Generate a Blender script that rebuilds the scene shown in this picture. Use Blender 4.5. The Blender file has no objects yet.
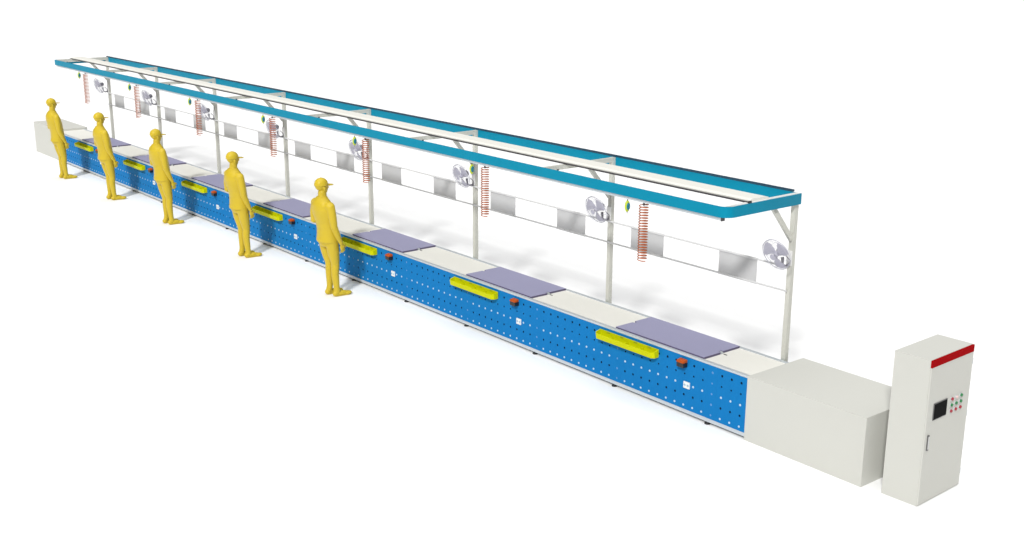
import bpy, bmesh, math, random
from mathutils import Vector, Matrix
random.seed(4)
PI = math.pi
scn = bpy.context.scene
col = scn.collection

# ------------------------------------------------------------------ materials
def mat(name, rgb, rough=.45, metal=0., vary=.03, scale=6., bump=0., spec=.5):
    m = bpy.data.materials.new(name); m.use_nodes = True
    nt = m.node_tree; N = nt.nodes; L = nt.links
    p = N['Principled BSDF']
    p.inputs['Roughness'].default_value = rough
    p.inputs['Metallic'].default_value = metal
    p.inputs['Specular IOR Level'].default_value = spec
    tc = N.new('ShaderNodeTexCoord')
    ns = N.new('ShaderNodeTexNoise'); ns.inputs['Scale'].default_value = scale; ns.inputs['Detail'].default_value = 4
    L.new(tc.outputs['Object'], ns.inputs['Vector'])
    mx = N.new('ShaderNodeMix'); mx.data_type = 'RGBA'
    mx.inputs['A'].default_value = tuple(max(0, c*(1-vary)) for c in rgb)+(1,)
    mx.inputs['B'].default_value = tuple(min(1, c*(1+vary)) for c in rgb)+(1,)
    L.new(ns.outputs['Fac'], mx.inputs['Factor']); L.new(mx.outputs['Result'], p.inputs['Base Color'])
    if bump:
        n2 = N.new('ShaderNodeTexNoise'); n2.inputs['Scale'].default_value = scale*40
        L.new(tc.outputs['Object'], n2.inputs['Vector'])
        b = N.new('ShaderNodeBump'); b.inputs['Strength'].default_value = bump; b.inputs['Distance'].default_value = .002
        L.new(n2.outputs['Fac'], b.inputs['Height']); L.new(b.outputs['Normal'], p.inputs['Normal'])
    return m
M = dict(
    floor=mat('white_floor', (.92, .92, .92), .6, vary=0., spec=.1),
    cream=mat('cream_enamel', (.575, .575, .535), .55, vary=.008, scale=3, spec=.08),
    belt=mat('cream_belt', (.755, .745, .69), .6, vary=.015, scale=4, spec=.2),
    post=mat('pale_grey_enamel', (.57, .57, .515), .45, vary=.015),
    alu=mat('aluminium', (.56, .60, .63), .4, metal=.25, vary=.02),
    panel=mat('blue_panel_paint', (.007, .175, .46), .55, vary=.035, scale=5, spec=.05),
    hole=mat('hole_shade', (.006, .03, .075), .7, vary=.1, spec=.1),  # dark colour stands in for shade inside the closed cups
    stud=mat('white_stud', (.45, .60, .72), .5, vary=.02),
    seam=mat('seam_hole_backing', (.10, .28, .55), .5, vary=.03),
    beam=mat('cyan_beam_paint', (.0006, .235, .37), .45, vary=.03, scale=4, spec=.1),
    navy=mat('navy_strip', (.004, .045, .085), .5, vary=.05),
    white=mat('white_enamel', (.78, .78, .76), .4, vary=.01),
    dark=mat('dark_track', (.05, .045, .05), .5, vary=.1),
    black=mat('black_plastic', (.012, .012, .014), .4, vary=.1),
    lilac=mat('lilac_board', (.315, .31, .445), .6, vary=.015, scale=5, spec=.1),
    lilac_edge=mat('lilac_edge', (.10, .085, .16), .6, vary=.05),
    yellow=mat('yellow_green_plastic', (.56, .58, .002), .45, vary=.02, spec=.06),
    olive=mat('tray_slot', (.33, .36, .01), .6, vary=.05),
    orange=mat('orange_red_plastic', (.43, .075, .010), .4, vary=.05, spec=.15),
    mannequin=mat('mannequin_yellow', (.57, .42, .03), .38, vary=.04, scale=4, spec=.22),
    mannequin_seam=mat('mannequin_dark_yellow', (.60, .385, .028), .45, vary=.03, scale=4, spec=.35),
    grey=mat('grey_sheet', (.53, .53, .535), .8, vary=.01, scale=3, spec=.05),
    rod=mat('grey_rod', (.60, .60, .60), .45, vary=.03),
    fan=mat('pale_fan_plastic', (.43, .42, .50), .4, vary=.03),
    fan_dark=mat('fan_motor_grey', (.15, .14, .17), .45, vary=.05),
    wire=mat('fan_guard_wire', (.46, .46, .52), .4, vary=.02),
    coil=mat('orange_coil', (.45, .125, .045), .45, vary=.05, spec=.2),
    teal=mat('teal_plastic', (.006, .16, .22), .4, vary=.05),
    lime=mat('lime_plastic', (.50, .60, .02), .4, vary=.05),
    red=mat('red_paint', (.33, .001, .003), .6, vary=.04, spec=.02),
    screen=mat('black_screen', (.003, .003, .003), .6, vary=.1, spec=.05),
    bred=mat('red_button', (.36, .015, .03), .5, vary=.05),
    bgreen=mat('green_button', (.02, .20, .06), .5, vary=.05),
    bpink=mat('pale_button', (.68, .50, .48), .35, vary=.05),
    bezel=mat('grey_bezel', (.12, .12, .12), .45, vary=.05),
)

# ------------------------------------------------------------------ helpers
def link(name, me, mats, parent=None, loc=None):
    o = bpy.data.objects.new(name, me); col.objects.link(o)
    for m in (mats if isinstance(mats, (list, tuple)) else [mats]): me.materials.append(m)
    if parent: o.parent = parent
    if loc: o.location = loc
    return o
def obj(name, bm, mats, parent=None, smooth=False, bevel=0, loc=None, auto=None):
    if bevel:
        bmesh.ops.bevel(bm, geom=[e for e in bm.edges if len(e.link_faces) == 2 and e.calc_face_angle() > .6],
                        offset=bevel, segments=2, affect='EDGES', profile=.5)
    me = bpy.data.meshes.new(name); bm.normal_update()
    if smooth:
        for f in bm.faces: f.smooth = True
        if auto:
            for e in bm.edges:
                if len(e.link_faces) == 2 and e.calc_face_angle() > auto: e.smooth = False
    bm.to_mesh(me); bm.free()
    return link(name, me, mats, parent, loc)
def empty(name, label, cat, loc=(0, 0, 0), rz=0, group=None):
    o = bpy.data.objects.new(name, None); col.objects.link(o); o.empty_display_size = .1
    o.location = loc; o.rotation_euler = (0, 0, rz); o['label'] = label; o['category'] = cat
    if group: o['group'] = group
    return o
def copy_tree(o, parent=None):
    c = o.copy(); col.objects.link(c); c.parent = parent
    for ch in list(o.children): copy_tree(ch, c)
    return c
def box(bm, x0, x1, y0, y1, z0, z1, mi=0):
    v = [bm.verts.new(p) for p in ((x0, y0, z0), (x1, y0, z0), (x1, y1, z0), (x0, y1, z0), (x0, y0, z1), (x1, y0, z1), (x1, y1, z1), (x0, y1, z1))]
    for q in ((0, 3, 2, 1), (4, 5, 6, 7), (0, 1, 5, 4), (1, 2, 6, 5), (2, 3, 7, 6), (3, 0, 4, 7)):
        f = bm.faces.new([v[i] for i in q]); f.material_index = mi
    return v
def bxo(name, m, parent, x0, x1, y0, y1, z0, z1, bevel=.002):
    bm = bmesh.new(); box(bm, x0, x1, y0, y1, z0, z1); return obj(name, bm, m, parent, bevel=bevel)
def tube(bm, pts, r, n=8, cap=True, mi=0, closed=False):
    pts = [Vector(p) for p in pts]; rings = []
    K = len(pts); up = None
    for i, p in enumerate(pts):
        a = pts[(i-1) % K] if (i or closed) else p
        b = pts[(i+1) % K] if (i < K-1 or closed) else p
        t = (b-a).normalized()
        if up is None:
            up = Vector((0, 0, 1)) if abs(t.z) < .9 else Vector((1, 0, 0))
        s = t.cross(up).normalized(); up = s.cross(t).normalized()
        rr = r[i] if isinstance(r, (list, tuple)) else r
        rings.append([bm.verts.new(p+(s*math.cos(2*PI*k/n)+up*math.sin(2*PI*k/n))*rr) for k in range(n)])
    for i in range(K if closed else K-1):
        A, B = rings[i], rings[(i+1) % K]
        for k in range(n):
            f = bm.faces.new((A[k], A[(k+1) % n], B[(k+1) % n], B[k])); f.material_index = mi
    if cap and not closed:
        bm.faces.new(rings[0]).material_index = mi; bm.faces.new(list(reversed(rings[-1]))).material_index = mi
def cyl(bm, c, axis, r, h, n=16, mi=0, r2=None):
    a = Vector(axis).normalized(); c = Vector(c)
    tube(bm, [c-a*h/2, c+a*h/2], [r, r if r2 is None else r2], n, True, mi)
def bar(bm, a, b, w, h, mi=0):
    a, b = Vector(a), Vector(b); t = (b-a).normalized()
    up = Vector((0, 0, 1)) if abs(t.z) < .95 else Vector((0, 1, 0))
    s = t.cross(up).normalized(); u = s.cross(t)
    R = [[bm.verts.new(p+s*sx*w/2+u*su*h/2) for sx, su in ((-1, -1), (1, -1), (1, 1), (-1, 1))] for p in (a, b)]
    for k in range(4):
        bm.faces.new((R[0][k], R[0][(k+1) % 4], R[1][(k+1) % 4], R[1][k])).material_index = mi
    bm.faces.new(R[0][::-1]).material_index = mi; bm.faces.new(R[1]).material_index = mi
    bmesh.ops.recalc_face_normals(bm, faces=bm.faces)
def prism(bm, poly, z0, z1, mi=0, side_mi=None):
    lo = [bm.verts.new((x, y, z0)) for x, y in poly]; hi = [bm.verts.new((x, y, z1)) for x, y in poly]
    n = len(poly)
    bm.faces.new(lo[::-1]).material_index = mi; bm.faces.new(hi).material_index = mi
    for k in range(n):
        bm.faces.new((lo[k], lo[(k+1) % n], hi[(k+1) % n], hi[k])).material_index = mi if side_mi is None else side_mi
    bmesh.ops.recalc_face_normals(bm, faces=bm.faces)

ORD7 = ['leftmost', 'second from the left', 'third from the left', 'middle', 'third from the right', 'second from the right', 'rightmost']
ORD8 = ['leftmost', 'second from the left', 'third from the left', 'fourth from the left', 'fourth from the right', 'third from the right', 'second from the right', 'rightmost']

# ------------------------------------------------------------------ floor
bm = bmesh.new()
S = 150
bm.faces.new([bm.verts.new(p) for p in ((-S, -S, 0), (S, -S, 0), (S, S, 0), (-S, S, 0))])
fl = obj('floor', bm, M['floor']); fl['kind'] = 'structure'; fl['label'] = 'plain white floor under the whole line'

# ------------------------------------------------------------------ conveyor
XL = -22.69
conv = empty('conveyor_line', 'long straight conveyor table with blue perforated side panels and cream belt', 'conveyor', (0, 0, 0))
BACK = .735
bxo('belt', M['belt'], conv, XL, -.002, .055, BACK-.045, .70, .752, 0)
bxo('front_rail', M['alu'], conv, XL, -.002, .004, .055, .7365, .760)
bm = bmesh.new(); box(bm, XL, -.002, BACK-.045, BACK, .60, .760); box(bm, XL, -.002, BACK, BACK+.012, .742, .754, 1)
obj('rear_rail', bm, [M['alu'], M['teal']], conv, bevel=.002)
bm = bmesh.new(); box(bm, XL, -.002, .006, .05, .034, .080); 
obj('bottom_rail', bm, M['alu'], conv, bevel=.002)
bxo('rear_panel', M['post'], conv, XL, -.002, BACK-.02, BACK-.004, .50, .598)
# side panels
PX, PZ = .1423, .1305
def panel_bm(x0, x1, cols):
    """front sheet with round openings, dark cups with painted shade; cols = [(x, is_seam)]"""
    bm = bmesh.new(); y = 0.
    zs = [.655-PZ*k for k in range(5)]
    xe = sorted([x0, x1]+[(a[0]+b[0])/2 for a, b in zip(cols, cols[1:])], reverse=True)
    ze = [.735]+[(a+b)/2 for a, b in zip(zs, zs[1:])]+[.083]
    for ci, (cx, seam) in enumerate(cols):
        xa, xb = xe[ci+1], xe[ci]
        for ri, cz in enumerate(zs):
            zb, za = ze[ri], ze[ri+1]
            r = {0: .0165, 1: .0125, 2: .014, 3: .0155, 4: .0135}[ri]
            n = 8
            ring = [bm.verts.new((cx+r*math.cos(PI/8+2*PI*k/n), y, cz+r*math.sin(PI/8+2*PI*k/n))) for k in range(n)]
            # outer square: corner + side points matching 8 ring vertices
            out = []
            for k in range(n):
                a = PI/8+2*PI*k/n
                sx = xb if math.cos(a) > 0 else xa; sz = zb if math.sin(a) > 0 else za
                if abs(math.cos(a)) > abs(math.sin(a)): p = (sx, y, cz+(sz-cz)*.4)
                else: p = (cx+(sx-cx)*.4, y, sz)
                out.append(bm.verts.new(p))
            corners = {0: bm.verts.new((xb, y, zb)), 2: bm.verts.new((xa, y, zb)), 4: bm.verts.new((xa, y, za)), 6: bm.verts.new((xb, y, za))}
            for k in range(n):
                k2 = (k+1) % n
                bm.faces.new((ring[k], out[k], out[k2], ring[k2]))
                if k in corners: bm.faces.new((out[k], corners[k], out[k2]))
            stud = ri in (2, 4)
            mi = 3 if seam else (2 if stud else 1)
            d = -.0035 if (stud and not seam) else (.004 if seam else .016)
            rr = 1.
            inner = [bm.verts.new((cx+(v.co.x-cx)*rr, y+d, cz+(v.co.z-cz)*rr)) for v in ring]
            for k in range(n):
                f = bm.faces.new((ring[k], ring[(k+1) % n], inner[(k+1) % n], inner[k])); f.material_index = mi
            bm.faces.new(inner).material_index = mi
    bmesh.ops.remove_doubles(bm, verts=bm.verts, dist=.0001)
    bmesh.ops.recalc_face_normals(bm, faces=bm.faces)
    fr = [f for f in bm.faces if len(f.verts) <= 4 and f.material_index == 0]
    if fr and sum(f.normal.y for f in fr) > 0: bmesh.ops.reverse_faces(bm, faces=bm.faces)
    # folded flanges round the sheet
    for a, b in (((x0+.001, .083), (x1-.001, .083)), ((x0+.001, .735), (x1-.001, .735)), ((x0+.001, .083), (x0+.001, .735)), ((x1-.001, .083), (x1-.001, .735))):
        q = [(a[0], .0002, a[1]), (b[0], .0002, b[1]), (b[0], .022, b[1]), (a[0], .022, a[1])]
        bm.faces.new([bm.verts.new(p) for p in q])
    return bm
PM = [M['panel'], M['hole'], M['stud'], M['seam']]
obj('side_panel', panel_bm(-.4396, -.003, [(-.083, False), (-.225, False), (-.367, False)]), PM, conv)
XR0 = -.440; L0 = 1.565
full = obj('side_panel', panel_bm(-L0+.0002, -.0002, [(-.071-PX*j, j == 0) for j in range(11)]), PM, conv, loc=(XR0, 0, 0))
for i in range(1, 14):
    c = full.copy(); col.objects.link(c); c.parent = conv; c.location = (XR0-L0*i, 0, 0)
xq = XR0-14*L0
obj('side_panel', panel_bm(XL, xq-.0002, [(xq-.071, True), (xq-.071-PX, False)]), PM, conv)
# levelling feet
def foot_bm():
    bm = bmesh.new()
    cyl(bm, (0, 0, .006), (0, 0, 1), .038, .012, 20, 0); cyl(bm, (0, 0, .019), (0, 0, 1), .036, .014, 20, 0, .018)
    cyl(bm, (0, 0, .05), (0, 0, 1), .008, .07, 10, 1); cyl(bm, (0, 0, .05), (0, 0, 1), .015, .01, 6, 1)
    return bm
f0 = obj('leveling_foot', foot_bm(), [M['black'], M['alu']], conv, loc=(-.575, .030, 0))
for i in range(15):
    for y in (.030, .70):
        if i == 0 and y < .1: continue
        c = f0.copy(); col.objects.link(c); c.parent = conv; c.location = (-.575-L0*i*.9995, y, 0)

# stations: sockets (fixed to the conveyor) and switch units
ST = 3.125
def socket(x, z):
    bm = bmesh.new(); box(bm, -.047, .047, -.014, -.001, -.04, .04)
    s = obj('power_socket', bm, M['white'], conv, bevel=.003, loc=(x, 0, z))
    bm = bmesh.new()
    for dx in (-.024, .024):
        cyl(bm, (dx, -.0155, 0), (0, 1, 0), .017, .003, 14)
        for k in (-1, 1): box(bm, dx+k*.006-.0015, dx+k*.006+.0015, -.0185, -.0172, -.006, .006, 1)
    obj('socket_face', bm, [M['stud'], M['dark']], s)
    return s
s0 = socket(-.893, .392)
for i in range(1, 7):
    c = copy_tree(s0, conv); c.location = (-.893-ST*i, 0, .392)
def switch(x, z):
    bm = bmesh.new(); box(bm, -.054, .054, -.074, -.001, -.05, .002)
    s = obj('switch_unit', bm, M['black'], conv, bevel=.005, loc=(x, 0, z))
    bm = bmesh.new()
    pr = [(-.002, .003), (-.078, .003), (-.084, .014), (-.07, .032), (-.015, .042), (-.002, .04)]
    for xx in (-.056, .056): [bm.verts.new((xx*(.86 if 0 else 1), y, zz)) for y, zz in pr]
    bm.verts.ensure_lookup_table(); v = bm.verts; n = len(pr)
    bm.faces.new([v[k] for k in range(n)]); bm.faces.new([v[n+k] for k in reversed(range(n))])
    for k in range(n): bm.faces.new((v[k], v[(k+1) % n], v[n+(k+1) % n], v[n+k]))
    bmesh.ops.recalc_face_normals(bm, faces=bm.faces)
    obj('switch_cover', bm, M['orange'], s, bevel=.008, smooth=True, auto=.7)
    return s
s0 = switch(-.955, .665)
for i in range(1, 7):
    c = copy_tree(s0, conv); c.location = (-.955-ST*i, 0, .665)

# ------------------------------------------------------------------ end housings
def housing(label, x0, x1, y0, y1, h, seams):
    t = empty('machine_housing', label, 'machine housing', ((x0+x1)/2, (y0+y1)/2, 0), 0, 'plain cream housings at the two ends of the conveyor')
    w, d = (x1-x0)/2, (y1-y0)/2
    bxo('shell', M['cream'], t, -w, w, -d, d, 0, h-.003, .004)
    bm = bmesh.new(); box(bm, -w+.001, w-.001, -d+.001, d-.001, h-.003, h); obj('top_plate', bm, M['cream'], t, bevel=.001)
    return t
housing('plain cream housing at the right end of the conveyor, beside the control cabinet', 0, 1.555, -.003, .98, .765, 0)
housing('plain cream housing at the far left end of the conveyor, behind the leftmost worker', -24.56, -22.69, .04, .80, .80, 0)

# ------------------------------------------------------------------ control cabinet
cab = empty('control_cabinet', 'tall cream control cabinet with red stripe, black screen and coloured push buttons', 'control cabinet', (2.175, .062, 0), .030)
cw, cd, ch = .408, .786, 1.54
bxo('enclosure', M['cream'], cab, -cw, -.016, 0, cd, 0, ch, .003)
door = bxo('door', M['cream'], cab, -.014, 0, .003, cd-.003, .012, ch-.078, .002)
bxo('door_frame', M['cream'], cab, -.016, -.0145, .002, cd-.002, .004, ch-.004, 0)
bxo('red_stripe', M['red'], cab, -.015, .002, .001, cd-.001, ch-.076, ch-.003, .001)
bm = bmesh.new(); box(bm, .0, .016, .052, .064, .61, .74); box(bm, .0, .012, .046, .072, .595, .755, 1)
obj('handle', bm, [M['rod'], M['bezel']], door, bevel=.003)
bm = bmesh.new(); box(bm, 0, .008, .105, .352, .897, 1.072)
scr = obj('screen', bm, M['bezel'], door, bevel=.002)
bm = bmesh.new(); box(bm, .0085, .011, .113, .344, .905, 1.064); obj('display', bm, M['screen'], scr)
cols = [['bred', 'bpink', 'bgreen'], ['bgreen', 'bgreen', 'bgreen'], ['bred', 'bred', 'bred']]
for r in range(3):
    for c in range(3):
        bm = bmesh.new()
        cyl(bm, (.004, .437+.087*c, 1.044-.064*r), (1, 0, 0), .0195, .008, 18, 0)
        cyl(bm, (.014, .437+.087*c, 1.044-.064*r), (1, 0, 0), .016, .014, 18, 1)
        b = obj('push_button', bm, [M['alu'], M[cols[r][c]]], door, smooth=True, auto=.6)
        b['label'] = {'bred': 'red', 'bgreen': 'green', 'bpink': 'pale pink'}[cols[r][c]]+' push button'
for zz in (.16, .80, 1.36):
    bm = bmesh.new(); cyl(bm, (-.006, cd+.004, zz), (0, 0, 1), .007, .06, 10); obj('hinge', bm, M['alu'], cab)

# ------------------------------------------------------------------ overhead frame
FX = [-2.959*(7-i)-.118 for i in range(8)]
YP = .782; W = .029
YF, YB, ZT, BH = -.432, .826, 2.721, .120
fr = empty('overhead_frame', 'overhead rack of pale posts carrying bright blue perimeter beams above the conveyor', 'overhead frame', (0, YP, 0))
fr_off = -YP
def fo(name, bm, m, **k):
    for v in bm.verts: v.co.y += fr_off
    return obj(name, bm, m, fr, **k)
YPOST = BACK+.015+W   # stands just behind the conveyor
YPOST = YP+.155
def make_post():
    bm = bmesh.new(); box(bm, -W, W, -W, W, .012, ZT-.004); o = obj('post', bm, M['post'], fr, bevel=.006)
    bm = bmesh.new(); box(bm, -.08, .08, -.035, .08, 0, .012)
    for sx in (-1, 1): cyl(bm, (sx*.062, .06, .016), (0, 0, 1), .009, .01, 6, 1)
    obj('base_plate', bm, [M['post'], M['alu']], o)
    return o
def make_arm(gap=.014):
    bm = bmesh.new(); box(bm, -.025, .025, YF+gap-YP, YB-.014-YP, ZT-.062, ZT-.006); o = obj('cross_arm', bm, M['post'], fr, bevel=.004)
    bm = bmesh.new(); box(bm, -.030, .030, -.20-YP, -.17-YP, ZT-.070, ZT-.05); obj('clamp', bm, M['dark'], o, bevel=.003)
    return o
def make_brace():
    bm = bmesh.new(); bar(bm, (0, .355-YP, ZT-.065), (0, -.025, 2.19), .036, .055); return obj('brace', bm, M['post'], fr, bevel=.003)
parts = [make_post(), make_arm(), make_brace()]; short_arm = make_arm(.052)
for i, x in enumerate(FX):
    for k, p in enumerate(parts):
        if k == 1: c = short_arm if i == 7 else (p if i == 0 else copy_tree(p, fr))
        else: c = p if i == 7 else copy_tree(p, fr)
        c.location.x = x
# beams
XE = -.059; XB = -20.93
def strip(pts, t, z0, z1, m, closed=False, mi2=None):
    """vertical sheet channel following pts in plan, thickness t to its left"""
    bm = bmesh.new(); P = [Vector((x, y)) for x, y in pts]; n = len(P)
    def off(d):
        r = []
        for i, p in enumerate(P):
            a = P[i-1] if i else None; b = P[i+1] if i < n-1 else None
            n1 = Vector((-(p-a).y, (p-a).x)).normalized() if a is not None else None
            n2 = Vector((-(b-p).y, (b-p).x)).normalized() if b is not None else None
            if n1 is None: m_ = n2
            elif n2 is None: m_ = n1
            else:
                m_ = (n1+n2).normalized(); m_ = m_/max(.5, m_.dot(n1))
            r.append(p+m_*d)
        return r
    A, B = off(0), off(t)
    v = [[bm.verts.new((q.x, q.y-YP, z)) for q in Q] for Q, z in ((A, z0), (B, z0), (B, z1), (A, z1))]
    for i in range(n-1):
        for k in range(4):
            bm.faces.new((v[k][i], v[k][i+1], v[(k+1) % 4][i+1], v[(k+1) % 4][i]))
    bm.faces.new([v[k][0] for k in range(4)]); bm.faces.new([v[k][-1] for k in reversed(range(4))])
    bmesh.ops.recalc_face_normals(bm, faces=bm.faces)
    return bm
R = .13
corner = [(XE-R+R*math.sin(a*PI/2/8), YF+R-R*math.cos(a*PI/2/8)) for a in range(9)]
obj('front_beam', strip([(XB, YF)]+corner[:5], .014, ZT-BH, ZT, None), M['beam'], fr, smooth=True, auto=.5)
obj('end_beam', strip(corner[4:]+[(XE, YB-.02), (XE-.006, YB-.006), (XE-.02, YB)], .014, ZT-BH, ZT, None), M['beam'], fr, smooth=True, auto=.5)
obj('rear_beam', strip([(XE-.021, YB), (XB, YB)], .014, ZT-BH, ZT, None), M['beam'], fr)
obj('end_beam', strip([(XB+.001, YB-.015), (XB+.001, YF+.015)], .014, ZT-BH+.01, ZT-.002, None), M['beam'], fr)
bm = bmesh.new(); box(bm, XB, XE-.13, YB-.016, YB+.022, ZT+.001, ZT+.022); fo('rear_top_strip', bm, M['navy'], bevel=.003)  # dark navy strip along the top of the rear beam
# inner frame profile lining the beams (white at the end, seen from above)
bm = bmesh.new(); box(bm, XE-.075, XE-.016, YF+.16, YB-.02, ZT-.03, ZT+.004); fo('end_liner', bm, M['white'], bevel=.004)
bm = bmesh.new(); box(bm, XB+.016, XB+.12, YF+.03, YB-.02, ZT-.03, ZT+.003); fo('end_liner', bm, M['post'], bevel=.004)
# hanging rail for the air hoses, under the front beam
bm = bmesh.new(); box(bm, XB+.02, -.155, YF+.022, YF+.062, ZT-BH-.036, ZT-BH+.02); box(bm, -.156, -.140, YF+.018, YF+.066, ZT-BH-.040, ZT-BH+.004, 1)
fo('hose_rail', bm, [M['alu'], M['dark']], bevel=.002)
# central tray with dark track on its front edge
bm = bmesh.new()
pr = [(-.03, 0), (.29, 0), (.29, .022), (.24, .036), (.02, .036), (-.03, .022)]
lo = [[bm.verts.new((x, y, ZT+.001+z)) for y, z in pr] for x in (XB-.02, -.10)]
for k in range(6): bm.faces.new((lo[0][k], lo[0][(k+1) % 6], lo[1][(k+1) % 6], lo[1][k]))
bm.faces.new(lo[0][::-1]); bm.faces.new(lo[1]); bmesh.ops.recalc_face_normals(bm, faces=bm.faces)
tr = fo('cable_tray', bm, M['belt'])
bm = bmesh.new(); box(bm, XB-.03, -.085, -.060, -.032, ZT-.002, ZT+.012); box(bm, -.084, -.066, -.076, -.030, ZT-.012, ZT+.024, 1)
for v in bm.verts: v.co.y -= YP
obj('track', bm, [M['dark'], M['black']], tr, bevel=.002)
# rods between the posts
RZ1, RZ0 = 1.873, 1.589
for z in (RZ1, RZ0):
    bm = bmesh.new(); tube(bm, [(FX[0], -.045, z), (FX[7], -.045, z)], .012, 8); obj('rod', bm, M['rod'], fr)

# boards hanging on the rods
YR = YP-.045
def make_board():
    t = empty('hanging_board', '', 'board', (0, YR, RZ0), 0, 'grey boards hung between the two rods')
    bm = bmesh.new()
    # slightly wavy thin sheet of real thickness
    n = 12; w = .29; h = RZ1-RZ0
    A = [[bm.verts.new((-w+2*w*k/n, s*.002+.0008*math.sin(k*1.3), z)) for k in range(n+1)] for s, z in ((-1, .012), (1, .012), (1, h-.012), (-1, h-.012))]
    for k in range(n):
        for j in range(4): bm.faces.new((A[j][k], A[j][k+1], A[(j+1) % 4][k+1], A[(j+1) % 4][k]))
    bm.faces.new([A[j][0] for j in range(4)]); bm.faces.new([A[j][n] for j in reversed(range(4))])
    bmesh.ops.recalc_face_normals(bm, faces=bm.faces)
    obj('sheet', bm, M['grey'], t, smooth=True, auto=.6)
    for z in (0, h):
        bm = bmesh.new(); tube(bm, [(-w, 0, z), (w, 0, z)], .0155, 8); obj('sleeve', bm, M['rod'], t)
    return t
b0 = None
for i in range(7):
    for side, dx in (('right', -.735), ('left', -2.235)):
        b = copy_tree(b0) if b0 else make_board()
        b0 = b0 or b
        b.location.x = FX[i+1]+dx
        b['label'] = '%s grey board in the %s bay between posts' % (side, ORD7[i])

# ------------------------------------------------------------------ fans
def make_fan():
    t = empty('wall_fan', '', 'fan', (0, YP-W, 1.945), 0, 'wall fans on the posts')
    bxo('mount_plate', M['white'], t, -.036, .036, -.012, -.001, -.055, .12, .004)
    bm = bmesh.new(); tube(bm, [(0, -.012, -.04), (-.0, -.08, -.05), (-.0, -.12, -.02), (0, -.13, .06)], [.013, .013, .013, .018], 8)
    obj('bracket', bm, M['fan_dark'], t, smooth=True)
    tilt = Matrix.Rotation(math.radians(20), 4, 'X')       # looks down at the belt
    C0 = Vector((-.02, -.19, .115))
    def place(bm):
        for v in bm.verts: v.co = tilt @ v.co + C0
    # local: fan axis = -Y
    bm = bmesh.new()
    tube(bm, [(0, .10, 0), (0, .085, 0), (0, .03, 0), (0, .0, 0)], [.02, .042, .045, .03], 16); place(bm)
    obj('motor', bm, M['fan_dark'], t, smooth=True, auto=.8)
    Rg = .188
    bm = bmesh.new()
    for rr, y, w in ((Rg, -.03, .0055), (Rg*.985, -.055, .0018), (Rg*.985, -.005, .0018), (.13, -.083, .0016), (.07, -.094, .0016), (.12, .035, .0016)):
        tube(bm, [(rr*math.cos(2*PI*k/40), y, rr*math.sin(2*PI*k/40)) for k in range(40)], w, 4, closed=True)
    for k in range(36):
        a = 2*PI*k/36; c_, s_ = math.cos(a), math.sin(a)
        tube(bm, [(c_*.03, -.097, s_*.03), (c_*.10, -.090, s_*.10), (c_*.16, -.068, s_*.16), (c_*Rg, -.03, s_*Rg)], .0011, 3, cap=False)
        if k % 2 == 0: tube(bm, [(c_*Rg, -.03, s_*Rg), (c_*.15, .012, s_*.15), (c_*.045, .05, s_*.045)], .0011, 3, cap=False)
    place(bm); g = obj('guard', bm, M['wire'], t)
    bm = bmesh.new(); cyl(bm, (0, -.097, 0), (0, 1, 0), .034, .008, 20); place(bm); obj('badge', bm, M['fan'], g)
    for k in range(3):
        bm = bmesh.new(); a0 = 2*PI*k/3+.4; rows = []
        for i in range(8):
            u = i/7; r = .028+.148*u; wd = 1.35*(.75+.25*u)*(1 if i < 6 else .82); row = []
            for j in range(7):
                q = j/6-.5; a = a0+wd*q+.35*u
                row.append((r*math.cos(a), -.03-.045*q+.01*math.sin(q*PI), r*math.sin(a)))
            rows.append(row)
        for s in (0, .003):
            V = [[bm.verts.new((x, y+s, z)) for x, y, z in row] for row in rows]
            for i in range(7):
                for j in range(6): bm.faces.new((V[i][j], V[i+1][j], V[i+1][j+1], V[i][j+1]))
        place(bm); obj('blade', bm, M['fan'], t, smooth=True)
    bm = bmesh.new(); tube(bm, [(0, .0, 0), (0, -.045, 0), (0, -.06, 0)], [.032, .03, .015], 18); place(bm); obj('hub', bm, M['fan'], t, smooth=True, auto=.9)
    bm = bmesh.new(); tube(bm, [(0, -.02, -.055), (.01, -.03, -.06), (.045, -.045, .02), (.02, -.09, .07)], .006, 6); obj('cord', bm, M['fan_dark'], t, smooth=True)
    return t
f0 = make_fan()
for i in range(8):
    f = f0 if i == 7 else copy_tree(f0)
    f.location.x = FX[i]
    f['label'] = 'pale caged fan clamped to the %s post' % ORD8[i]

# ------------------------------------------------------------------ coiled hoses and balancers
def make_hose():
    t = empty('coiled_hose', '', 'air hose', (0, YF+.042, ZT-BH-.045), 0, 'orange coiled hoses under the front beam')
    bm = bmesh.new(); turns = 21; n = 14; H = .66; pts = []
    for k in range(turns*n+1):
        a = 2*PI*k/n; u = k/(turns*n)
        pts.append((.052*math.cos(a), .052*math.sin(a), -.012-H*u))
    tube(bm, pts, .0058, 6); obj('coil', bm, M['coil'], t, smooth=True)
    bm = bmesh.new(); cyl(bm, (0, 0, -.012), (0, 0, 1), .011, .03, 10); tube(bm, [(0, 0, -.02), (.03, 0, -.015), (.052, 0, -.013)], .0048, 6)
    obj('fitting', bm, M['dark'], t)
    return t
h0 = make_hose()
for i in range(7):
    h = h0 if i == 6 else copy_tree(h0)
    h.location.x = -1.322-2.957*(6-i)
    h['label'] = 'orange coiled air hose, %s of the seven hanging under the front beam' % ORD7[i]
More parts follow.
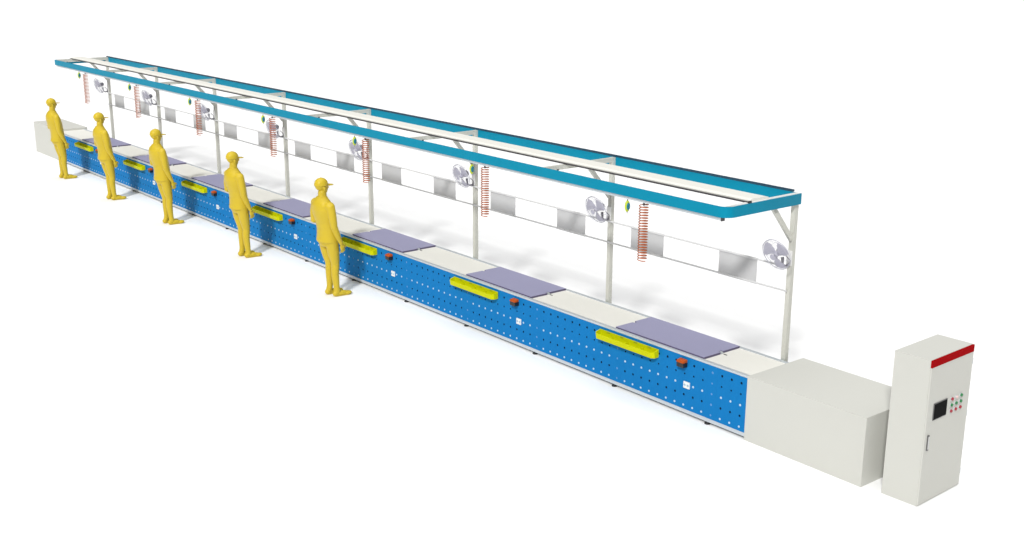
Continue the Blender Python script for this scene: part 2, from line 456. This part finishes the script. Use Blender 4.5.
def make_bal():
    t = empty('tool_balancer', '', 'tool balancer', (0, YF+.042, ZT-BH-.045), 0, 'green and teal tool balancers under the front beam')
    def ell(name, m, cx, rx, ry, rz):
        bm = bmesh.new(); bmesh.ops.create_uvsphere(bm, u_segments=20, v_segments=14, radius=1)
        for v in bm.verts: v.co = Vector((v.co.x*rx+cx, v.co.y*ry, v.co.z*rz-.080))
        return obj(name, bm, m, t, smooth=True)
    ell('casing', M['lime'], 0, .022, .036, .068)
    ell('cover', M['teal'], .013, .021, .027, .045)
    bm = bmesh.new(); tube(bm, [(0, 0, 0), (0, 0, -.03)], .006, 8); obj('hook', bm, M['dark'], t)
    bm = bmesh.new(); tube(bm, [(0, 0, -.145), (0, 0, -.165)], .004, 6); obj('nozzle', bm, M['dark'], t)
    return t
t0 = make_bal()
for i in range(7):
    t = t0 if i == 6 else copy_tree(t0)
    t.location.x = -1.588-2.979*(6-i)
    t['label'] = 'small green and teal tool balancer beside the %s coiled hose' % ORD7[i]

# ------------------------------------------------------------------ work plates on the belt
SPOT = ['at the leftmost worker', 'at the second worker from the left', 'at the middle worker', 'at the second worker from the right', 'at the rightmost worker', 'left one of two at the unmanned places', 'nearest the right end housing']
def make_plate():
    t = empty('work_plate', '', 'work plate', (0, 0, .7525), 0, 'lilac plates lying on the belt')
    x0, x1, y0, y1 = -.735, .735, .05, .695
    ym = .37
    poly = [(x0, y0), (x1, y0), (x1, ym-.03), (x1-.035, ym-.025), (x1-.035, ym+.02), (x1-.012, ym+.028), (x1-.012, y1), (x0-.012, y1), (x0-.012, ym+.028), (x0+.03, ym+.02), (x0+.03, ym-.02), (x0, ym-.03)]
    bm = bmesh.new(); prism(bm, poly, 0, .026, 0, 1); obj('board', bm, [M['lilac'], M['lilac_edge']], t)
    bm = bmesh.new(); box(bm, x1-.03, x1+.005, ym-.018, ym+.012, .0, .024); box(bm, x1+.022, x1+.07, ym-.004, ym+.010, 0, .006, 1)
    obj('latch', bm, [M['alu'], M['bezel']], t, bevel=.002)
    return t
p0 = make_plate()
for i in range(7):
    p = p0 if i == 6 else copy_tree(p0)
    p.location.x = -1.435-3.13*(6-i)
    p['label'] = 'flat lilac work plate on the belt '+SPOT[i]

# ------------------------------------------------------------------ yellow trays hooked on the panels
def make_tray():
    t = empty('parts_tray', '', 'parts tray', (0, 0, .605), 0, 'yellow parts trays hooked on the blue panels')
    w = .515; d = .115; c = .035; th = .004
    bm = bmesh.new()
    def loop(z, k, dd): # plan loop with cut front corners
        return [(-w+k, -.004-k*.3, z), (w-k, -.004-k*.3, z), (w-k, -dd+c+k*.4, z), (w-c-k*.4, -dd+k, z), (-w+c+k*.4, -dd+k, z), (-w+k, -dd+c+k*.4, z)]
    def zt(p, base): return base
    O0 = loop(0, 0, d*.9); O1 = loop(.1, 0, d)
    O1 = [(x, y, .100 if y > -.02 else (.080 if abs(x) > w-.01 else .070)) for x, y, z in O1]
    I1 = [(x, y, z) for (x, y, _), (_, _, z) in zip(loop(.1, .009, d), O1)]
    I0 = loop(.012, .012, d*.9)
    L = [[bm.verts.new(p) for p in Q] for Q in (O0, O1, I1, I0)]
    for a, b in ((0, 1), (1, 2), (2, 3)):
        for k in range(6): bm.faces.new((L[a][k], L[a][(k+1) % 6], L[b][(k+1) % 6], L[b][k]))
    bm.faces.new(L[0][::-1]); bm.faces.new(L[3]); bmesh.ops.recalc_face_normals(bm, faces=bm.faces)
    obj('tray_body', bm, M['yellow'], t, bevel=.0015)
    for x in (-.26, 0, .26):
        bm = bmesh.new(); box(bm, x-.004, x+.004, -d*.9+.012, -.01, .013, .058); dv = obj('divider', bm, M['yellow'], t)
    bm = bmesh.new()
    for x in (-.36, -.12, .12, .36): box(bm, x-.03, x+.03, -.0085, -.0068, .075, .092)
    obj('hook_slots', bm, M['olive'], t)
    return t
y0_ = make_tray()
for i in range(7):
    t = y0_ if i == 6 else copy_tree(y0_)
    t.location.x = -1.88-3.118*(6-i)
    t['label'] = 'yellow parts tray hooked on the blue panel '+SPOT[i]

# ------------------------------------------------------------------ workers (yellow mannequins)
def loft(bm, secs, n=20):
    """secs: (center, rx, ry, tiltX) elliptical rings"""
    rings = []
    for c, rx, ry, tl in secs:
        c = Vector(c); rot = Matrix.Rotation(tl, 3, 'X')
        rings.append([bm.verts.new(c+rot @ Vector((rx*math.cos(2*PI*k/n), ry*math.sin(2*PI*k/n), 0))) for k in range(n)])
    for A, B in zip(rings, rings[1:]):
        for k in range(n): bm.faces.new((A[k], A[(k+1) % n], B[(k+1) % n], B[k]))
    bm.faces.new(rings[0][::-1]); bm.faces.new(rings[-1])
    bmesh.ops.recalc_face_normals(bm, faces=bm.faces)
def ball(bm, c, rx, ry, rz, rot=None):
    g = bmesh.ops.create_uvsphere(bm, u_segments=20, v_segments=14, radius=1)
    for v in g['verts']:
        p = Vector((v.co.x*rx, v.co.y*ry, v.co.z*rz))
        v.co = (rot @ p if rot else p)+Vector(c)
def limb(bm, pts, rs, n=16):
    # smooth chain with rounded ends
    P = []; Rr = []
    for i in range(len(pts)-1):
        a, b = Vector(pts[i]), Vector(pts[i+1])
        for k in range(6):
            u = k/6; P.append(a.lerp(b, u)); Rr.append(rs[i]*(1-u)+rs[i+1]*u)
    P.append(Vector(pts[-1])); Rr.append(rs[-1])
    for _ in range(3):
        P = [P[0]]+[(P[i-1]+P[i]*2+P[i+1])/4 for i in range(1, len(P)-1)]+[P[-1]]
    tube(bm, P, Rr, n); ball(bm, P[0], Rr[0], Rr[0], Rr[0]); ball(bm, P[-1], Rr[-1], Rr[-1], Rr[-1])
def remesh(bm, name, vox, smooth_it=4):
    me = bpy.data.meshes.new(name); bm.to_mesh(me); bm.free()
    tmp = bpy.data.objects.new('tmp_mesh', me); col.objects.link(tmp)
    r = tmp.modifiers.new('r', 'REMESH'); r.mode = 'VOXEL'; r.voxel_size = vox; r.use_smooth_shade = True
    s = tmp.modifiers.new('s', 'SMOOTH'); s.factor = .5; s.iterations = smooth_it
    dg = bpy.context.evaluated_depsgraph_get(); dg.update()
    out = bpy.data.meshes.new_from_object(tmp.evaluated_get(dg)); out.name = name
    bpy.data.objects.remove(tmp); bpy.data.meshes.remove(me)
    for p in out.polygons: p.use_smooth = True
    return out
def lean(z): # backward lean, more above the hip
    return -.085*min(z, .95)-.125*max(0, z-.95)
def person():
    t = empty('person', '', 'person', (0, 0, 0), 0, 'yellow figures in peaked caps working along the line')
    bm = bmesh.new()
    # torso
    T = []
    for z, rx, ry, dy in ((.80, .150, .105, .0), (.88, .168, .118, -.005), (.95, .165, .112, .0), (1.05, .148, .100, .012), (1.15, .150, .102, .012), (1.27, .170, .112, 0), (1.36, .182, .112, -.008), (1.43, .175, .098, -.010), (1.48, .142, .082, -.008), (1.515, .095, .068, -.004), (1.55, .062, .058, .004)):
        T.append(((0, lean(z)+dy, z), rx*1.08, ry*1.16, 0))
    loft(bm, T, 28)
    ball(bm, (-.175, lean(1.42)-.005, 1.425), .062, .066, .062); ball(bm, (.175, lean(1.42)-.005, 1.425), .062, .066, .062)
    ball(bm, (0, lean(.88)-.055, .87), .135, .085, .10)
    # neck and head with face
    tube(bm, [(0, lean(1.46)-.005, 1.46), (0, lean(1.55)+.012, 1.56), (0, lean(1.6)+.02, 1.62)], [.072, .062, .060], 18)
    hy = lean(1.70)+.025
    ball(bm, (0, hy-.008, 1.725), .074, .094, .098)
    ball(bm, (0, hy+.022, 1.665), .060, .072, .078)
    ball(bm, (0, hy+.062, 1.618), .030, .026, .024)         # chin
    ball(bm, (0, hy+.098, 1.675), .012, .020, .026)         # nose
    ball(bm, (0, hy+.086, 1.637), .024, .010, .007)         # lips
    ball(bm, (0, hy+.080, 1.712), .052, .014, .010)         # brow
    for s in (-1, 1):
        ball(bm, (s*.080, hy+.0, 1.672), .010, .020, .032)  # ears
        ball(bm, (s*.030, hy+.080, 1.695), .013, .010, .009)  # eyes
    # legs
    for s, ky, ay, ax in ((-1, .0, -.045, -.068), (1, .012, -.01, .085)):
        hx = s*.088
        P = [(hx, lean(.90)+.0, .90), (s*.092, lean(.68)+.006, .68), (ax*.92, lean(.50)+ky+.012, .50), (ax*.95, lean(.36)-.004, .36), (ax, lean(.14)+ay*.5, .14), (ax, ay, .085)]
        limb(bm, P, [.100, .084, .060, .057, .045, .046], 20)
        yb = ay
        # foot / shoe
        ball(bm, (ax, yb-.022, .045), .040, .052, .045); ball(bm, (ax+s*.006, yb+.075, .042), .043, .10, .040)
        ball(bm, (ax+s*.014, yb+.165, .032), .047, .070, .031)
        limb(bm, [(ax, yb-.02, .022), (ax+s*.014, yb+.17, .022)], [.030, .034], 12)
    # right arm (hangs, hand a little forward)
    ar = [(.200, lean(1.42), 1.42), (.232, lean(1.28)-.010, 1.27), (.248, lean(1.13)-.020, 1.13), (.250, lean(1.0)+.020, .975), (.240, lean(.88)+.065, .855)]
    limb(bm, ar, [.060, .054, .046, .042, .028], 16)
    # left arm (elbow bent, forearm forward at belt height)
    al = [(-.200, lean(1.42), 1.42), (-.238, lean(1.28)-.025, 1.27), (-.250, lean(1.15)-.035, 1.145), (-.20, lean(1.12)+.065, 1.125), (-.125, lean(1.1)+.135, 1.12)]
    limb(bm, al, [.060, .054, .047, .042, .028], 16)
    # hands
    def hand(w, fwd, down, side):
        """w wrist, fwd finger direction, down palm normal, side thumb side"""
        w, fwd, down, side = map(lambda q: Vector(q), (w, fwd, down, side)); fwd.normalize(); down.normalize(); side.normalize()
        rot = Matrix((side, fwd, -down)).transposed()
        ball(bm, w+fwd*.045, .040, .052, .017, rot)
        for k, (ofs, ln) in enumerate(((.028, .070), (.0095, .078), (-.0095, .072), (-.027, .056))):
            a = w+fwd*.078+side*ofs; b = a+fwd*ln*.45+down*.010+side*ofs*.12; c_ = b+fwd*ln*.30+down*.018; d_ = c_+fwd*ln*.14+down*.018
            tube(bm, [a, b, c_, d_], [.0095, .009, .0085, .0068], 8); ball(bm, d_, .0068, .0068, .0068)
        a = w+fwd*.022+side*.030; b = a+side*.026+fwd*.030+down*.008; c_ = b+fwd*.030+side*.004+down*.010
        tube(bm, [a, b, c_], [.013, .011, .008], 8); ball(bm, c_, .008, .008, .008)
    wr = Vector((.238, lean(.88)+.072, .842)); hand(wr, (-.03, .22, -.97), (-1, 0, 0), (0, 1, .3))
    wl = Vector((-.108, lean(1.1)+.142, 1.12)); hand(wl, (.98, .12, -.1), (0, -1, -.2), (0, -.2, 1))
    me = remesh(bm, 'body', .0065, 3)
    body = link('body', me, M['mannequin'], t)
    # shirt: loose shell over torso ending below the waist
    bm = bmesh.new(); T = []
    for z, rx, ry, dy in ((.855, .170, .128, -.008), (.865, .171, .129, -.008), (.88, .172, .130, -.008), (.95, .168, .120, -.002), (1.05, .161, .116, .008), (1.15, .163, .117, .009), (1.27, .181, .126, -.002), (1.36, .190, .124, -.010), (1.43, .180, .110, -.012), (1.482, .148, .092, -.010), (1.518, .100, .076, -.004), (1.545, .070, .066, .004)):
        T.append(((0, lean(z)+dy, z), rx*1.08, ry*1.16, 0))
    loft(bm, T, 32)
    for s, A in ((1, ar), (-1, al)):
        limb(bm, [A[0], A[1], Vector(A[1]).lerp(Vector(A[2]), .75)], [.063, .058, .053], 18)
        ball(bm, (s*.178, lean(1.42)-.005, 1.425), .070, .074, .069)
    limb(bm, [al[2], Vector(al[2]).lerp(Vector(al[3]), .9)], [.051, .047], 16)
    ball(bm, al[2], .053, .053, .053)
    limb(bm, [ar[2], Vector(ar[2]).lerp(Vector(ar[3]), .85)], [.050, .045], 16)
    ball(bm, ar[2], .051, .051, .051)
    sh = link('shirt', remesh(bm, 'shirt', .008, 3), M['mannequin'], t)
    # cap
    bm = bmesh.new(); n = 28; prof = []
    for k in range(9):
        a = k/8*PI/2
        prof.append((math.cos(a), math.sin(a)))
    rings = []
    cz = 1.728
    for c_, s_ in [(1.0, -.22)]+prof[:-1]:
        rings.append([bm.verts.new((.083*c_*math.cos(2*PI*k/n), hy-.006+.103*c_*math.sin(2*PI*k/n), cz+.10*s_+(.006 if s_ < 0 else 0))) for k in range(n)])
    top = bm.verts.new((0, hy-.006, cz+.10))
    for A, B in zip(rings, rings[1:]):
        for k in range(n): bm.faces.new((A[k], A[(k+1) % n], B[(k+1) % n], B[k]))
    for k in range(n): bm.faces.new((rings[-1][k], rings[-1][(k+1) % n], top))
    bmesh.ops.recalc_face_normals(bm, faces=bm.faces)
    ball(bm, (0, hy-.006, cz+.101), .009, .009, .005)
    cap = obj('cap', bm, M['mannequin'], t, smooth=True)
    bm = bmesh.new(); V = []
    for zz in (0, .005):
        arc = [(.082*math.cos(a), hy+.055+.035*math.sin(a)) for a in [PI*k/12 for k in range(13)]]
        out = [(.074*math.cos(a), hy+.075+.112*math.sin(a)) for a in [PI*k/12 for k in range(13)]]
        V.append([[bm.verts.new((x, y, cz-.012+zz-.9*(x*x)-.10*max(0, y-hy-.09))) for x, y in Q] for Q in (arc, out)])
    for lay in V:
        for k in range(12): bm.faces.new((lay[0][k], lay[0][k+1], lay[1][k+1], lay[1][k]))
    for q in (0, 1):
        for k in range(12): bm.faces.new((V[0][q][k], V[0][q][k+1], V[1][q][k+1], V[1][q][k]))
    bmesh.ops.recalc_face_normals(bm, faces=bm.faces)
    obj('brim', bm, M['mannequin'], cap, smooth=True, auto=.8)
    return t
pp = person()
PSC = 1.045
PXY = [(-20.26, -.66), (-17.20, -.67), (-14.22, -.655), (-10.92, -.65), (-7.86, -.655)]
PL = ['leftmost yellow figure in a peaked cap, standing in front of the far end housing',
      'second yellow capped figure from the left, standing at the blue panels',
      'middle one of the five yellow capped figures standing along the line',
      'fourth yellow capped figure from the left, left arm bent over the belt',
      'rightmost and nearest yellow figure in a peaked cap, seen from behind']
for i in range(5):
    p = pp if i == 4 else copy_tree(pp)
    p.location = (PXY[i][0], PXY[i][1], 0); p.scale = (PSC*1.10, PSC*1.04, PSC); p['label'] = PL[i]

# ------------------------------------------------------------------ light
w = bpy.data.worlds.new('World'); scn.world = w; w.use_nodes = True
nt = w.node_tree; N = nt.nodes; Lk = nt.links
bg = N['Background']
tc = N.new('ShaderNodeTexCoord'); sp = N.new('ShaderNodeSeparateXYZ'); Lk.new(tc.outputs['Generated'], sp.inputs[0])
m1 = N.new('ShaderNodeMath'); m1.operation = 'MAXIMUM'; m1.inputs[1].default_value = 0; Lk.new(sp.outputs['Z'], m1.inputs[0])
m2 = N.new('ShaderNodeMath'); m2.operation = 'POWER'; m2.inputs[1].default_value = 8; Lk.new(m1.outputs[0], m2.inputs[0])
m3 = N.new('ShaderNodeMath'); m3.operation = 'MULTIPLY_ADD'; m3.inputs[1].default_value = 3.75; m3.inputs[2].default_value = .03; Lk.new(m2.outputs[0], m3.inputs[0])
bg.inputs['Color'].default_value = (1, 1, 1, 1); Lk.new(m3.outputs[0], bg.inputs['Strength'])
sun = bpy.data.lights.new('key_light', 'SUN'); sun.energy = 2.75; sun.angle = math.radians(6); sun.color = (1, .995, .98)
so = bpy.data.objects.new('key_light', sun); col.objects.link(so)
el = math.radians(37); d = Vector((-.556*math.cos(el), .831*math.cos(el), -math.sin(el)))
so.rotation_euler = d.to_track_quat('-Z', 'Y').to_euler(); so.location = (6, -9, 8)

# ------------------------------------------------------------------ camera
cam = bpy.data.cameras.new('camera'); co = bpy.data.objects.new('camera', cam); col.objects.link(co)
cx, cy, cz, yaw, pitch, roll, f = 7.9711, -9.8306, 5.3581, -.8906, -.2726, .0046, 1182.70
fw = Vector((math.sin(yaw)*math.cos(pitch), math.cos(yaw)*math.cos(pitch), math.sin(pitch)))
r = fw.cross(Vector((0, 0, 1))).normalized(); u = r.cross(fw)
r2 = r*math.cos(roll)+u*math.sin(roll); u2 = -r*math.sin(roll)+u*math.cos(roll)
mt = Matrix((r2, u2, -fw)).transposed().to_4x4(); mt.translation = Vector((cx, cy, cz)); co.matrix_world = mt
cam.sensor_width = 36; cam.sensor_fit = 'HORIZONTAL'; cam.lens = 36*f/1024; cam.clip_end = 500; cam.clip_start = .1
scn.camera = co
scn.view_settings.view_transform = 'Standard'; scn.view_settings.look = 'None'; scn.view_settings.exposure = 0; scn.view_settings.gamma = 1
